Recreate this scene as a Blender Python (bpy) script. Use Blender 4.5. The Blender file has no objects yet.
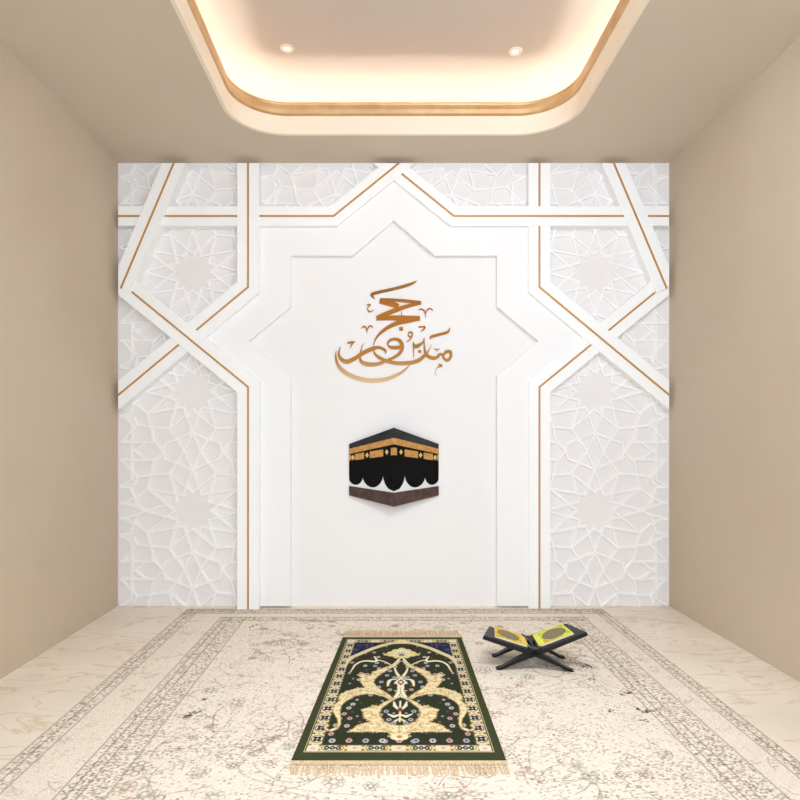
import bpy, bmesh, math, random
import numpy as np
random.seed(7); rng = np.random.default_rng(7)

# ------------------------------------------------------------------ camera constants
F, CX, CY, H, D = 590.5, 384.0, 440.0, 1.012, 3.6
XL, XR, ZC = -1.622, 1.7375, 2.70          # room: left wall, right wall, ceiling
Y0 = -1.2                                   # rear left open behind the viewer so world light fills the room
def wp(px, py, t=0.0):                      # a point on the back wall, t in front of it
    d = D - t
    return ((px-CX)*d/F, H-(py-CY)*d/F)
def fp(px, py, z=0.0):                      # a point on the floor
    d = F*(H-z)/(py-CY)
    return ((px-CX)*d/F, d)

def lin(c):
    return tuple(((v/255)/12.92 if v/255 <= .04045 else (((v/255)+.055)/1.055)**2.4) for v in c)
def lin4(c): return lin(c)+(1.0,)

# ------------------------------------------------------------------ materials
def mat(name, rgb, rough=.6, metal=0.0, noise=None, bump=None, spec=None):
    m = bpy.data.materials.new(name); m.use_nodes = True
    nt = m.node_tree; b = nt.nodes['Principled BSDF']
    b.inputs['Base Color'].default_value = lin4(rgb)
    b.inputs['Roughness'].default_value = rough
    b.inputs['Metallic'].default_value = metal
    if spec is not None: b.inputs['Specular IOR Level'].default_value = spec
    tc = nt.nodes.new('ShaderNodeTexCoord')
    if noise:
        rgb2, sc = noise
        n = nt.nodes.new('ShaderNodeTexNoise'); n.inputs['Scale'].default_value = sc; n.inputs['Detail'].default_value = 4
        nt.links.new(tc.outputs['Object'], n.inputs['Vector'])
        r = nt.nodes.new('ShaderNodeMapRange'); r.inputs['From Min'].default_value = .35; r.inputs['From Max'].default_value = .65
        nt.links.new(n.outputs['Fac'], r.inputs['Value'])
        mx = nt.nodes.new('ShaderNodeMix'); mx.data_type = 'RGBA'
        mx.inputs['A'].default_value = lin4(rgb); mx.inputs['B'].default_value = lin4(rgb2)
        nt.links.new(r.outputs['Result'], mx.inputs['Factor'])
        nt.links.new(mx.outputs['Result'], b.inputs['Base Color'])
    if bump:
        sc, st = bump
        n = nt.nodes.new('ShaderNodeTexNoise'); n.inputs['Scale'].default_value = sc; n.inputs['Detail'].default_value = 5
        nt.links.new(tc.outputs['Object'], n.inputs['Vector'])
        bp = nt.nodes.new('ShaderNodeBump'); bp.inputs['Strength'].default_value = st; bp.inputs['Distance'].default_value = .002
        nt.links.new(n.outputs['Fac'], bp.inputs['Height']); nt.links.new(bp.outputs['Normal'], b.inputs['Normal'])
    return m

def emis(name, rgb, strength):
    m = bpy.data.materials.new(name); m.use_nodes = True
    b = m.node_tree.nodes['Principled BSDF']
    b.inputs['Base Color'].default_value = lin4(rgb)
    b.inputs['Emission Color'].default_value = lin4(rgb); b.inputs['Emission Strength'].default_value = strength
    return m

M_WALL = mat('beige_wall_paint', (205,189,167), .75, noise=((199,182,159), 1.3), bump=(60,.06))
M_CEIL = mat('beige_ceiling_paint', (212,198,178), .85, noise=((207,193,174), 1.1))
M_TRAY = mat('tray_ceiling_paint', (204,190,177), .8)
M_FASCIA = mat('cream_fascia', (244,230,208), .5)
M_GOLDTRIM = mat('brushed_gold_trim', (214,180,130), .4, .3, noise=((200,160,110), 9))
M_BACK = mat('white_plaster', (244,243,241), .8)
M_BAND = mat('satin_white_band', (252,252,251), .45)
M_FRAME = mat('matte_white_frame', (247,246,245), .6)
M_STAR = mat('warm_white_panel', (243,241,239), .7)
M_PLATE = mat('blush_white_backing', (239,235,233), .8)
M_LATT = mat('white_lattice', (250,248,247), .7)
M_GOLD = mat('antique_gold_inlay', (192,140,66), .42, .2)
M_LED = emis('warm_led_strip', (255,249,242), 10.5)
M_BLACK = mat('black_silk_cloth', (3,3,3), .7, noise=((10,7,6), 30), spec=.15)
M_ROOF = mat('charcoal_cloth', (58,58,60), .7, noise=((34,34,36), 9), spec=.2)
M_KWHITE = mat('pale_stone', (226,228,224), .6)
M_BROWN = mat('brown_marble', (86,58,48), .6, noise=((54,38,34), 40))
M_KGOLD = mat('embroidered_gold', (206,156,78), .6, 0, noise=((176,122,52), 60))
M_STAND = mat('black_lacquered_wood', (9,9,11), .42, noise=((16,15,19), 20), spec=.35)
M_FRINGE = mat('peach_cotton_fringe', (224,204,170), .9, noise=((192,162,126), 160))
M_EDGE = mat('page_edges', (236,226,190), .8)

# calligraphy: gold foil with its reflective sheen painted in, paler towards the bottom sweep
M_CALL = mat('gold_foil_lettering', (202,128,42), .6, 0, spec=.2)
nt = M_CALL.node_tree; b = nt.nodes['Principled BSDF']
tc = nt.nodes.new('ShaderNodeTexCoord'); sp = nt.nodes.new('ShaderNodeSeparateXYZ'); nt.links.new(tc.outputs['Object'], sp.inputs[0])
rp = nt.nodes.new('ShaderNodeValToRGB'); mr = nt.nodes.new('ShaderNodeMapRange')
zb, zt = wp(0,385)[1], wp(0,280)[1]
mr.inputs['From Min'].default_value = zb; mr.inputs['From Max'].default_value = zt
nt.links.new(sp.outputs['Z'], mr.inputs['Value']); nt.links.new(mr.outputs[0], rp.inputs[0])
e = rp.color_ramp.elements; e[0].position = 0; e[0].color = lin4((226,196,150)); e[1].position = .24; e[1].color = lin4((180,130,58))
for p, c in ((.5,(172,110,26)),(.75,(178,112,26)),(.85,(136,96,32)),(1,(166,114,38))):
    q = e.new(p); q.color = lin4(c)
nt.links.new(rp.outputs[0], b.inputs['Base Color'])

# marble floor
M_FLOOR = mat('cream_marble_floor', (238,227,211), .35, noise=((228,215,197), 2.2), spec=.3)
nt = M_FLOOR.node_tree; b = nt.nodes['Principled BSDF']
tc = nt.nodes.new('ShaderNodeTexCoord'); mp = nt.nodes.new('ShaderNodeMapping'); mp.inputs['Scale'].default_value = (.8, 2.4, 1)
nt.links.new(tc.outputs['Object'], mp.inputs[0])
n = nt.nodes.new('ShaderNodeTexNoise'); n.inputs['Scale'].default_value = 3.0; n.inputs['Detail'].default_value = 8; n.inputs['Distortion'].default_value = 1.0
nt.links.new(mp.outputs[0], n.inputs['Vector'])
r = nt.nodes.new('ShaderNodeValToRGB'); r.color_ramp.elements[0].position = .485; r.color_ramp.elements[0].color = (1,1,1,1)
r.color_ramp.elements[1].position = .53; r.color_ramp.elements[1].color = (1,1,1,1); q = r.color_ramp.elements.new(.507); q.color = lin4((236,226,214))
nt.links.new(n.outputs['Fac'], r.inputs[0])
mx = nt.nodes.new('ShaderNodeMix'); mx.data_type = 'RGBA'; mx.blend_type = 'MULTIPLY'; mx.inputs['Factor'].default_value = 1
src = b.inputs['Base Color'].links[0].from_socket
nt.links.new(src, mx.inputs['A']); nt.links.new(r.outputs[0], mx.inputs['B']); nt.links.new(mx.outputs['Result'], b.inputs['Base Color'])

def painted(name, rough=.9, speck=None, bump=None):
    m = bpy.data.materials.new(name); m.use_nodes = True
    nt = m.node_tree; b = nt.nodes['Principled BSDF']; b.inputs['Roughness'].default_value = rough
    b.inputs['Specular IOR Level'].default_value = .15
    a = nt.nodes.new('ShaderNodeVertexColor'); a.layer_name = 'dye'
    out = a.outputs['Color']
    tc = nt.nodes.new('ShaderNodeTexCoord')
    if speck:
        n = nt.nodes.new('ShaderNodeTexNoise'); n.inputs['Scale'].default_value = speck; n.inputs['Detail'].default_value = 3
        nt.links.new(tc.outputs['Object'], n.inputs['Vector'])
        r = nt.nodes.new('ShaderNodeMapRange'); r.inputs['From Min'].default_value = .3; r.inputs['From Max'].default_value = .7
        r.inputs['To Min'].default_value = .72; r.inputs['To Max'].default_value = 1.18
        nt.links.new(n.outputs['Fac'], r.inputs['Value'])
        mx = nt.nodes.new('ShaderNodeVectorMath'); mx.operation = 'SCALE'
        nt.links.new(out, mx.inputs[0]); nt.links.new(r.outputs[0], mx.inputs['Scale']); out = mx.outputs[0]
    nt.links.new(out, b.inputs['Base Color'])
    if bump:
        n = nt.nodes.new('ShaderNodeTexNoise'); n.inputs['Scale'].default_value = bump
        nt.links.new(tc.outputs['Object'], n.inputs['Vector'])
        bp = nt.nodes.new('ShaderNodeBump'); bp.inputs['Strength'].default_value = .35; bp.inputs['Distance'].default_value = .002
        nt.links.new(n.outputs['Fac'], bp.inputs['Height']); nt.links.new(bp.outputs['Normal'], b.inputs['Normal'])
    return m
M_RUG = painted('woven_prayer_rug', .95, 420, 300)
M_CARPET = painted('distressed_vintage_carpet', .9, 260, 240)
M_PAGE = painted('illuminated_page', .6)

# ------------------------------------------------------------------ object helpers
COL = bpy.context.scene.collection
def obj(name, bm, material, parent=None, label=None, cat=None, group=None, kind=None, smooth=False, bevel=0):
    me = bpy.data.meshes.new(name)
    if isinstance(bm, bmesh.types.BMesh):
        bmesh.ops.recalc_face_normals(bm, faces=bm.faces[:]); bm.to_mesh(me); bm.free()
    else: me = bm
    if not me.materials: me.materials.append(material)
    if smooth:
        for p in me.polygons: p.use_smooth = True
    o = bpy.data.objects.new(name, me); COL.objects.link(o)
    if parent: o.parent = parent
    tag(o, label, cat, group, kind)
    if bevel:
        md = o.modifiers.new('soft_edge', 'BEVEL'); md.width = bevel; md.segments = 2; md.limit_method = 'ANGLE'; md.angle_limit = math.radians(40)
    return o
def tag(o, label=None, cat=None, group=None, kind=None):
    if label: o['label'] = label
    if cat: o['category'] = cat
    if group: o['group'] = group
    if kind: o['kind'] = kind
def empty(name, loc, label, cat, group=None, rz=0):
    o = bpy.data.objects.new(name, None); COL.objects.link(o); o.location = loc; o.rotation_euler = (0,0,rz)
    o.empty_display_size = .05
    tag(o, label, cat, group); return o
def origin(o, loc):                       # put a mesh object's origin at its place
    from mathutils import Matrix
    o.data.transform(Matrix.Translation((-loc[0],-loc[1],-loc[2]))); o.location = loc

def box(bm, x0,x1,y0,y1,z0,z1):
    v = [bm.verts.new(p) for p in ((x0,y0,z0),(x1,y0,z0),(x1,y1,z0),(x0,y1,z0),(x0,y0,z1),(x1,y0,z1),(x1,y1,z1),(x0,y1,z1))]
    for f in ((0,1,2,3),(4,5,6,7),(0,1,5,4),(1,2,6,5),(2,3,7,6),(3,0,4,7)): bm.faces.new([v[i] for i in f])
def prism_xz(bm, poly, ya, yb):           # polygon in the wall plane, between two depths
    fa = [bm.verts.new((x,ya,z)) for x,z in poly]; fb = [bm.verts.new((x,yb,z)) for x,z in poly]
    n = len(poly)
    bm.faces.new(fa); bm.faces.new(fb[::-1])
    for i in range(n): bm.faces.new((fa[i], fa[(i+1)%n], fb[(i+1)%n], fb[i]))
def clip_half(poly, a, b, c):             # keep a*x+b*z <= c
    out = []
    for i in range(len(poly)):
        p, q = poly[i], poly[(i+1)%len(poly)]
        dp, dq = a*p[0]+b*p[1]-c, a*q[0]+b*q[1]-c
        if dp <= 0: out.append(p)
        if (dp < 0 < dq) or (dq < 0 < dp):
            s = dp/(dp-dq); out.append((p[0]+(q[0]-p[0])*s, p[1]+(q[1]-p[1])*s))
    return out
def clip_wall(poly, m=0.0):
    for a,b,c in ((-1,0,-XL-m),(1,0,XR-m),(0,-1,0.0),(0,1,ZC-m)): poly = clip_half(poly, a,b,c)
    return poly

# ------------------------------------------------------------------ room shell
bm = bmesh.new(); box(bm, XL-.1, XR+.1, Y0, D+.1, -.1, 0); obj('floor', bm, M_FLOOR, kind='structure')
bm = bmesh.new(); box(bm, XL-.1, XR+.1, D, D+.1, 0, 3.1); obj('wall_back', bm, M_BACK, kind='structure')
bm = bmesh.new(); box(bm, XL-.1, XL, Y0, D, 0, ZC); obj('wall_left', bm, M_WALL, kind='structure')
bm = bmesh.new(); box(bm, XR, XR+.1, Y0, D, 0, ZC); obj('wall_right', bm, M_WALL, kind='structure')

HX0, HX1, HY0, HY1, HR = -.802, 1.000, .25, 3.257, .27
def rrect(off=0.0, n=14):
    r = HR+off; pts = []
    for cx, cy, a0 in ((HX1-HR,HY1-HR,0),(HX0+HR,HY1-HR,90),(HX0+HR,HY0+HR,180),(HX1-HR,HY0+HR,270)):
        for k in range(n+1):
            a = math.radians(a0+90*k/n); pts.append((cx+r*math.cos(a), cy+r*math.sin(a)))
    return pts
def ring_plate(outer, inner, z):          # flat plate with a hole
    bm = bmesh.new(); es = []
    for L in (outer, inner):
        vs = [bm.verts.new((x,y,z)) for x,y in L]
        es += [bm.edges.new((vs[i], vs[(i+1)%len(vs)])) for i in range(len(vs))]
    bmesh.ops.triangle_fill(bm, use_beauty=True, edges=es)
    return bm
def wall_ring(bm, profile):               # sweep a closed profile (offset, z) round the opening
    loops = [[bm.verts.new((x,y,z)) for x,y in rrect(o)] for o,z in profile]
    m, n = len(loops), len(loops[0])
    for j in range(m):
        A, B = loops[j], loops[(j+1)%m]
        for i in range(n): bm.faces.new((A[i],A[(i+1)%n],B[(i+1)%n],B[i]))
bm = ring_plate([(XL-.1,Y0),(XR+.1,Y0),(XR+.1,D),(XL-.1,D)], rrect(.012), ZC)
g = bmesh.ops.extrude_face_region(bm, geom=bm.faces[:])
for v in [x for x in g['geom'] if isinstance(x, bmesh.types.BMVert)]: v.co.z += .02
ceiling = obj('ceiling', bm, M_CEIL, kind='structure')
tr = lambda name, prof, m: (lambda b: (wall_ring(b, prof), obj(name, b, m, kind='structure', bevel=.002)))(bmesh.new())
tr('trim_1', [(0,ZC-.001),(0,ZC+.100),(.02,ZC+.100),(.02,ZC-.001)], M_FASCIA)
tr('trim_2', [(.001,ZC+.104),(-.008,ZC+.110),(-.012,ZC+.130),(-.008,ZC+.150),(0,ZC+.158),(-.004,ZC+.168),(.0,ZC+.176),(.025,ZC+.176),(.025,ZC+.101),(.004,ZC+.101)], M_GOLDTRIM)
# light trough behind the lip, and the raised tray
ZT = ZC+.325
bm = bmesh.new(); wall_ring(bm, [(.02,ZC+.06),(.255,ZC+.06),(.255,ZT),(.262,ZT),(.262,ZC+.05),(.02,ZC+.05)])
obj('trim_3', bm, M_FASCIA, kind='structure')
bm = bmesh.new(); vs = [bm.verts.new((x,y,ZT)) for x,y in rrect(.262)]; vt = [bm.verts.new((x,y,ZT+.03)) for x,y in rrect(.262)]
bm.faces.new(vs); bm.faces.new(vt[::-1])
for i in range(len(vs)): bm.faces.new((vs[i], vs[(i+1)%len(vs)], vt[(i+1)%len(vs)], vt[i]))
o = obj('ceiling_tray', bm, M_TRAY, kind='structure')
bm = bmesh.new(); wall_ring(bm, [(.150,ZC+.061),(.150,ZC+.073),(.175,ZC+.073),(.175,ZC+.061)])
o = obj('led_strip', bm, M_LED); tag(o, 'warm white light strip hidden in the rounded ceiling cove', 'light')

# recessed downlights in the tray
for px, py, lab in ((287,48,'small round recessed downlight in raised ceiling, the left one'),(515.5,51,'small round recessed downlight in raised ceiling, the right one')):
    d = F*(ZT-H)/(CY-py); x = (px-CX)*d/F
    t = empty('downlight', (x,d,ZT), lab, 'ceiling light', 'recessed downlights in the raised ceiling')
    bm = bmesh.new()
    prof = [(.016,-.001),(.018,-.006),(.032,-.006),(.036,-.0005)]; n = 24
    loops = [[bm.verts.new((r_*math.cos(2*math.pi*k/n), r_*math.sin(2*math.pi*k/n), z)) for k in range(n)] for r_,z in prof]
    for j in range(3):
        for k in range(n): bm.faces.new((loops[j][k],loops[j][(k+1)%n],loops[j+1][(k+1)%n],loops[j+1][k]))
    obj('trim_ring', bm, M_FASCIA, t, smooth=True)
    bm = bmesh.new(); bmesh.ops.create_cone(bm, cap_ends=True, segments=24, radius1=.0165, radius2=.0165, depth=.003)
    bmesh.ops.translate(bm, verts=bm.verts[:], vec=(0,0,-.0025)); obj('lens', bm, emis('downlight_lens', (255,246,232), .7), t)

# ------------------------------------------------------------------ back wall relief
MX = 787.5
def mirror(pts): return [(MX-x, y) for x,y in pts]
def path_poly(path, w):                   # mitred ribbon round a polyline
    L, R_ = [], []
    n = len(path)
    for i,(x,y) in enumerate(path):
        ds = []
        if i > 0: ds.append((x-path[i-1][0], y-path[i-1][1]))
        if i < n-1: ds.append((path[i+1][0]-x, path[i+1][1]-y))
        ns = []
        for dx,dy in ds:
            l = math.hypot(dx,dy); ns.append((-dy/l, dx/l))
        if len(ns) == 2:
            mx_, my_ = ns[0][0]+ns[1][0], ns[0][1]+ns[1][1]; l = math.hypot(mx_,my_); mx_/=l; my_/=l
            k = 1/(mx_*ns[0][0]+my_*ns[0][1])
        else: (mx_,my_), k = ns[0], 1
        L.append((x+mx_*k*w/2, y+my_*k*w/2)); R_.append((x-mx_*k*w/2, y-my_*k*w/2))
    return L + R_[::-1]
def to_wall(poly, t): return [wp(x,y,t) for x,y in poly]

def band(path, w, t, label, group=None):
    bm = bmesh.new(); poly = clip_wall(to_wall(path_poly(path, w), t), t*.46)
    prism_xz(bm, poly, D-t, D-.0006)
    cx = sum(p[0] for p in poly)/len(poly); cz = sum(p[1] for p in poly)/len(poly)
    root = obj('wall_band', bm, M_BAND, bevel=.0015); tag(root, label, 'wall band', group)
    bm = bmesh.new(); poly = clip_wall(to_wall(path_poly(path, 1.9), t+.0015), t*.46)
    prism_xz(bm, poly, D-t-.0015, D-t+.001)
    g = obj('gold_inlay', bm, M_GOLD, root); g['label'] = 'thin gold line down the middle'
    origin(root, (cx, D, cz)); g.data.transform(__import__('mathutils').Matrix.Translation((-cx,-D,-cz)))
    return root
A = [(178.3,152),(120.6,288.5)]
B = [(121,283),(248,387),(248,612)]
Dp = [(248,150),(248,287),(108,403.5)]
E = [(104,216),(333.5,216),(412,152.5)]
side = {0:'left', 1:'right'}
bands = [
 (A, 22, .088, .070, 'short white band slanting from ceiling to the %s edge of the white wall'),
 (B, 22, .082, .055, 'white band from the %s wall edge bending down beside the tall lattice to the floor'),
 (Dp,22, .076, .060, 'white band dropping from ceiling then bending outward down to the %s wall edge'),
 (E, 19.5,.070, .065, 'horizontal white band under the top lattice, rising to the centre from the %s'),
]
for path, w, tl, trr, lab in bands:
    band(path, w, tl, lab % 'left'); band(mirror(path), w, trr, lab % 'right')

# star shaped frame and inner panel
inner = [(393.7,220.4),(352.5,255.5),(290.6,255.5),(290.6,306.5),(249,341),(290.6,376),(290.6,606.3)]
outer = [(248,606.3),(248,387),(188,337),(248,287),(248,216),(333.5,216),(393.7,167)]
poly = inner + outer
poly_r = mirror(inner[::-1])             # inner right going up
full = inner[::-1][:0]
ring = outer + mirror(outer[::-1])[1:] + mirror(inner[::-1])[:-1] + inner
bm = bmesh.new(); prism_xz(bm, clip_wall(to_wall(ring,.040), .001), D-.040, D-.0035)
bmesh.ops.remove_doubles(bm, verts=bm.verts[:], dist=.0002)
o = obj('niche_surround', bm, M_FRAME, bevel=.0012); tag(o, 'plain white layered frame around the star-topped niche in the wall centre', 'wall frame')
bm = bmesh.new(); st = inner + mirror(inner[::-1])[1:]
st = [(393.7,214),(350,250),(284,250),(284,304),(240,341),(284,379),(284,606.3)]; st = st + mirror(st[::-1])[:-1]
prism_xz(bm, clip_wall(to_wall(st,.003), .001), D-.003, D-.0006)
o = obj('star_niche', bm, M_STAR); tag(o, 'smooth off-white recessed panel with eight-pointed star top, behind the gold lettering', 'wall panel')

# lattice
Rseg = [ # one quarter of the twelve-fold pattern round a star (crop coordinates, star at 300,685)
 (300,430,356,588),(445,452,300,573),(440,455,397,629),(580,548,356,588),(580,548,412,685),(592,683,397,629),
 (592,683,640,662),(640,662,765,625),(580,548,642,600),(642,600,765,652),(580,548,558,465),(558,465,540,370),
 (440,455,490,458),(490,458,558,465),(558,465,640,476),(640,476,680,435),(675,316,675,492),(675,492,720,522),(720,522,765,534),
 (765,534,682,546),(682,546,640,655),(640,655,592,683),(530,370,738,370),(738,370,680,435),(738,370,765,398),
 (480,316,532,372),(655,316,585,370),(655,316,675,330),(480,316,468,364),(468,364,400,388),(400,388,300,430),
 (350,320,445,452),(350,320,300,430),(350,320,395,230+8),
 (640,476,660,520)]
def tile(cx, cy):
    out = []
    for x1,y1,x2,y2 in Rseg:
        a = ((x1-300)/6.154, (685-y1)/6.154*59.75/60); c = ((x2-300)/6.154, (685-y2)/6.154*59.75/60)
        for sx in (1,-1):
            for sy in (1,-1):
                out.append(((cx+sx*a[0], cy-sy*a[1]), (cx+sx*c[0], cy-sy*c[1])))
    return out
def clip_seg(p, q, poly):                 # against a convex polygon
    n = len(poly); area = sum(poly[i][0]*poly[(i+1)%n][1]-poly[(i+1)%n][0]*poly[i][1] for i in range(n))
    s = 1 if area > 0 else -1
    t0, t1 = 0.0, 1.0
    for i in range(n):
        a, b_ = poly[i], poly[(i+1)%n]; nx, ny = -(b_[1]-a[1])*s, (b_[0]-a[0])*s
        dp = (p[0]-a[0])*nx+(p[1]-a[1])*ny; dq = (q[0]-a[0])*nx+(q[1]-a[1])*ny
        if dp < 0 and dq < 0: return None
        if dp < 0: t0 = max(t0, dp/(dp-dq))
        elif dq < 0: t1 = min(t1, dp/(dp-dq))
    if t1-t0 < .02: return None
    f = lambda t: (p[0]+(q[0]-p[0])*t, p[1]+(q[1]-p[1])*t)
    return f(t0), f(t1)
def bar(bm, p, q, t):                     # raised rib with sloping sides
    (x0,z0),(x1,z1) = wp(*p,t), wp(*q,t)
    dx,dz = x1-x0,z1-z0; l = math.hypot(dx,dz)
    if l < 1e-4: return
    nx,nz = -dz/l, dx/l; ex,ez = dx/l*.003, dz/l*.003
    x0-=ex; z0-=ez; x1+=ex; z1+=ez
    for wt, wb in ((.0055,.0085),):
        a = [bm.verts.new((X+nx*s*w, D-tt, Z+nz*s*w)) for X,Z in ((x0,z0),(x1,z1)) for s in (1,-1) for w,tt in ((wt,t),(wb,.001))]
        # order: p+top p+bot p-top p-bot q+top q+bot q-top q-bot
        for f in ((0,2,6,4),(0,4,5,1),(2,3,7,6),(0,1,3,2),(4,6,7,5),(1,5,7,3)): bm.faces.new([a[i] for i in f])
cols_l = [192.4, 336.0]; rows = [152.5, 272.0, 391.5, 511.0, 630.5]
segs = []
for cx in cols_l:
    seen_ = set()
    for cy in rows:
        for p_, q_ in tile(cx,cy):
            key = tuple(sorted(((round(p_[0]),round(p_[1])),(round(q_[0]),round(q_[1])))))
            if key[0] == key[1] or key in seen_: continue
            seen_.add(key); segs.append((cx,(p_,q_)))
openings = [
 ([(118,163),(174,163),(150.5,216),(118,216)], 0, 'small white lattice panel in the top %s corner of the white wall'),
 ([(174,163),(248,163),(248,216),(150.5,216)], 0, 'white lattice panel at the top %s, between slanted and upright bands above the horizontal band'),
 ([(118,216),(150.5,216),(120,285),(118,285)], 0, 'sliver of white lattice under the horizontal band at the far %s edge'),
 ([(150.5,216),(248,216),(248,287),(188,337),(121,284)], 0, 'five-sided white lattice panel with one full star, upper %s'),
 ([(118,285),(188,337),(118,395)], 0, 'triangular white lattice panel against the %s edge at mid height'),
 ([(118,395),(188,337),(248,387),(248,606),(118,606)], 0, 'tall pointed white lattice panel with two stars reaching the floor, %s side'),
 ([(248,163),(399,163),(333.5,216),(248,216)], 1, 'white lattice strip along the ceiling just %s of centre'),
]
for poly, ci, lab in openings:
    for s in (0,1):
        P = poly if s == 0 else mirror(poly)
        root_bm = bmesh.new(); pw = clip_wall([wp(x,y,.002) for x,y in P])
        prism_xz(root_bm, pw, D-.002, D-.0006)
        root = obj('lattice_panel', root_bm, M_PLATE); tag(root, lab % side[s], 'wall panel', 'geometric lattice panels between the bands')
        bm = bmesh.new()
        for cx,(p,q) in segs:
            if cx != cols_l[ci]: continue
            if s: p, q = (MX-p[0],p[1]), (MX-q[0],q[1])
            c = clip_seg(p, q, [(min(max(x,120.2),667.3), max(y,164.8)) for x,y in P])
            if c: bar(bm, c[0], c[1], .0130+random.uniform(0,.0009))
        l_ = obj('lattice', bm, M_LATT, root)

# ------------------------------------------------------------------ gold calligraphy
def catmull(pts, n=8):
    out = []; P = [pts[0]]+pts+[pts[-1]]
    for i in range(1, len(P)-2):
        for k in range(n):
            t = k/n; a,b_,c,d = P[i-1],P[i],P[i+1],P[i+2]
            out.append(tuple(.5*((2*b_[j])+(-a[j]+c[j])*t+(2*a[j]-5*b_[j]+4*c[j]-d[j])*t*t+(-a[j]+3*b_[j]-3*c[j]+d[j])*t**3) for j in range(len(a))))
    out.append(tuple(pts[-1])); return out
def stroke_mesh(bm, pts, ox, oy, sc, t, smooth=True):
    P = catmull([(ox+x/sc, oy+y/sc, max(w,3)/sc) for x,y,w in pts]) if smooth else [(ox+x/sc, oy+y/sc, w/sc) for x,y,w in pts]
    fr = []
    for i,(x,y,w) in enumerate(P):
        a = P[max(i-1,0)]; c = P[min(i+1,len(P)-1)]
        dx,dy = c[0]-a[0], c[1]-a[1]; l = math.hypot(dx,dy) or 1
        nx,ny = -dy/l*w/2, dx/l*w/2
        q = [wp(x+nx,y+ny,t), wp(x-nx,y-ny,t)]
        fr.append([bm.verts.new((q[0][0],D-t,q[0][1])), bm.verts.new((q[1][0],D-t,q[1][1])),
                   bm.verts.new((q[1][0],D-.002,q[1][1])), bm.verts.new((q[0][0],D-.002,q[0][1]))])
    for u,v in zip(fr, fr[1:]):
        for k in range(4): bm.faces.new((u[k],u[(k+1)%4],v[(k+1)%4],v[k]))
    bm.faces.new(fr[0]); bm.faces.new(fr[-1][::-1])
K1, K2, K3 = (360,275,10), (330,320,11.43), (390,320,11.43)
upper = [
 (K1,[(200,242,22),(350,250,30),(500,264,32),(612,276,32)],1),
 (K1,[(196,256,54),(290,278,62),(385,312,46)],1),
 (K1,[(610,280,30),(500,304,36),(400,334,44),(280,380,46),(170,428,44)],1),
 (K1,[(163,432,44),(300,428,48),(450,430,50),(600,433,46)],1),
 (K1,[(590,448,12),(480,462,34),(400,472,44),(300,512,38),(215,570,30),(162,630,18),(138,690,9),(134,722,4)],1)]
lower = [
 (K2,[(655,282,20),(680,236,30),(740,217,32),(800,240,40),(826,300,42),(805,368,38),(740,422,34),(640,468,34),(540,503,42),(430,505,48),(362,478,40),(342,420,24),(355,340,14),(382,265,4)],1),
 (K2,[(658,288,14),(700,312,36),(760,315,40),(812,305,36)],1),
 (K2,[(636,385,6),(630,345,30),(560,314,34),(480,330,46),(380,375,46),(280,440,46),(190,476,50),(122,440,38),(100,380,22),(120,300,4)],1),
 (K2,[(497,300,6),(505,370,20),(550,420,32),(640,465,40),(740,490,42),(836,494,44),(936,486,44),(1016,458,44),(1086,400,34),(1126,350,14),(1161,280,4)],1),
 (K2,[(72,350,4),(65,420,20),(90,510,34),(150,580,44),(260,645,46),(400,685,50),(520,691,50),(640,675,44),(740,638,38),(820,595,28),(886,540,16),(916,495,6)],1),
 (K3,[(391,200,4),(395,320,20),(415,395,34),(470,430,40),(530,430,36),(570,392,32),(605,398,24)],1),
 (K3,[(606,412,20),(640,365,36),(690,362,32),(694,420,32),(660,460,32),(620,440,28),(604,408,20)],1),
 (K3,[(266,238,4),(268,300,16),(272,430,4)],1),
 (K3,[(262,262,14),(290,300,42),(330,288,38),(378,250,20),(392,200,4)],1)]
marks = [
 (K1,[(148,238,8),(118,195,30),(200,168,30),(350,135,30),(500,92,28),(566,58,8)],1),
 (K1,[(65,298,10),(104,296,12),(76,330,10),(92,366,14),(140,350,5)],1),
 (K1,[(582,352,5),(610,340,14),(642,356,14),(655,400,8),(658,430,3)],1),
 (K1,[(655,390,5),(672,350,14),(702,335,14),(732,354,5)],1),
 (K1,[(12,532,5),(38,514,16),(60,530,14),(72,578,4)],1),
 (K1,[(70,560,5),(86,520,14),(110,508,14),(130,528,6)],1),
 (K1,[(392,538,36),(430,538,36)],0),
 (K1,[(417,362,5),(418,402,9)],0),
 (K1,[(482,610,10),(488,576,13),(515,572,15),(524,598,14),(500,645,12),(458,668,4)],1),
 (K1,[(482,604,10),(500,618,12),(522,602,10)],1),
 (K1,[(585,519,12),(652,515,14)],0),(K1,[(652,515,14),(640,540,14),(608,562,4)],1),
 (K2,[(198,262,18),(240,254,24),(284,250,16)],0),(K2,[(262,262,16),(242,292,12),(232,322,3)],1),
 (K3,[(324,358,30),(356,358,30)],0),
 (K3,[(466,218,10),(472,190,30),(560,165,28),(660,135,28),(684,88,5)],1),
 (K3,[(552,502,12),(592,522,22),(545,535,16)],1),(K3,[(545,538,10),(518,590,6),(530,640,3)],1),
 (K3,[(503,327,6),(535,336,9),(572,328,6)],1),(K3,[(535,336,6),(540,358,4)],0)]
root = empty('wall_lettering', (wp(393,345)[0], D-.003, wp(393,345)[1]), 'gold Arabic calligraphy lettering on the star-topped panel above the cube relief', 'lettering')
from mathutils import Matrix
def sub(parent, name, bm, m, **k):
    bmesh.ops.translate(bm, verts=bm.verts[:], vec=[-c for c in parent.location]); return obj(name, bm, m, parent, **k)
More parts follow.
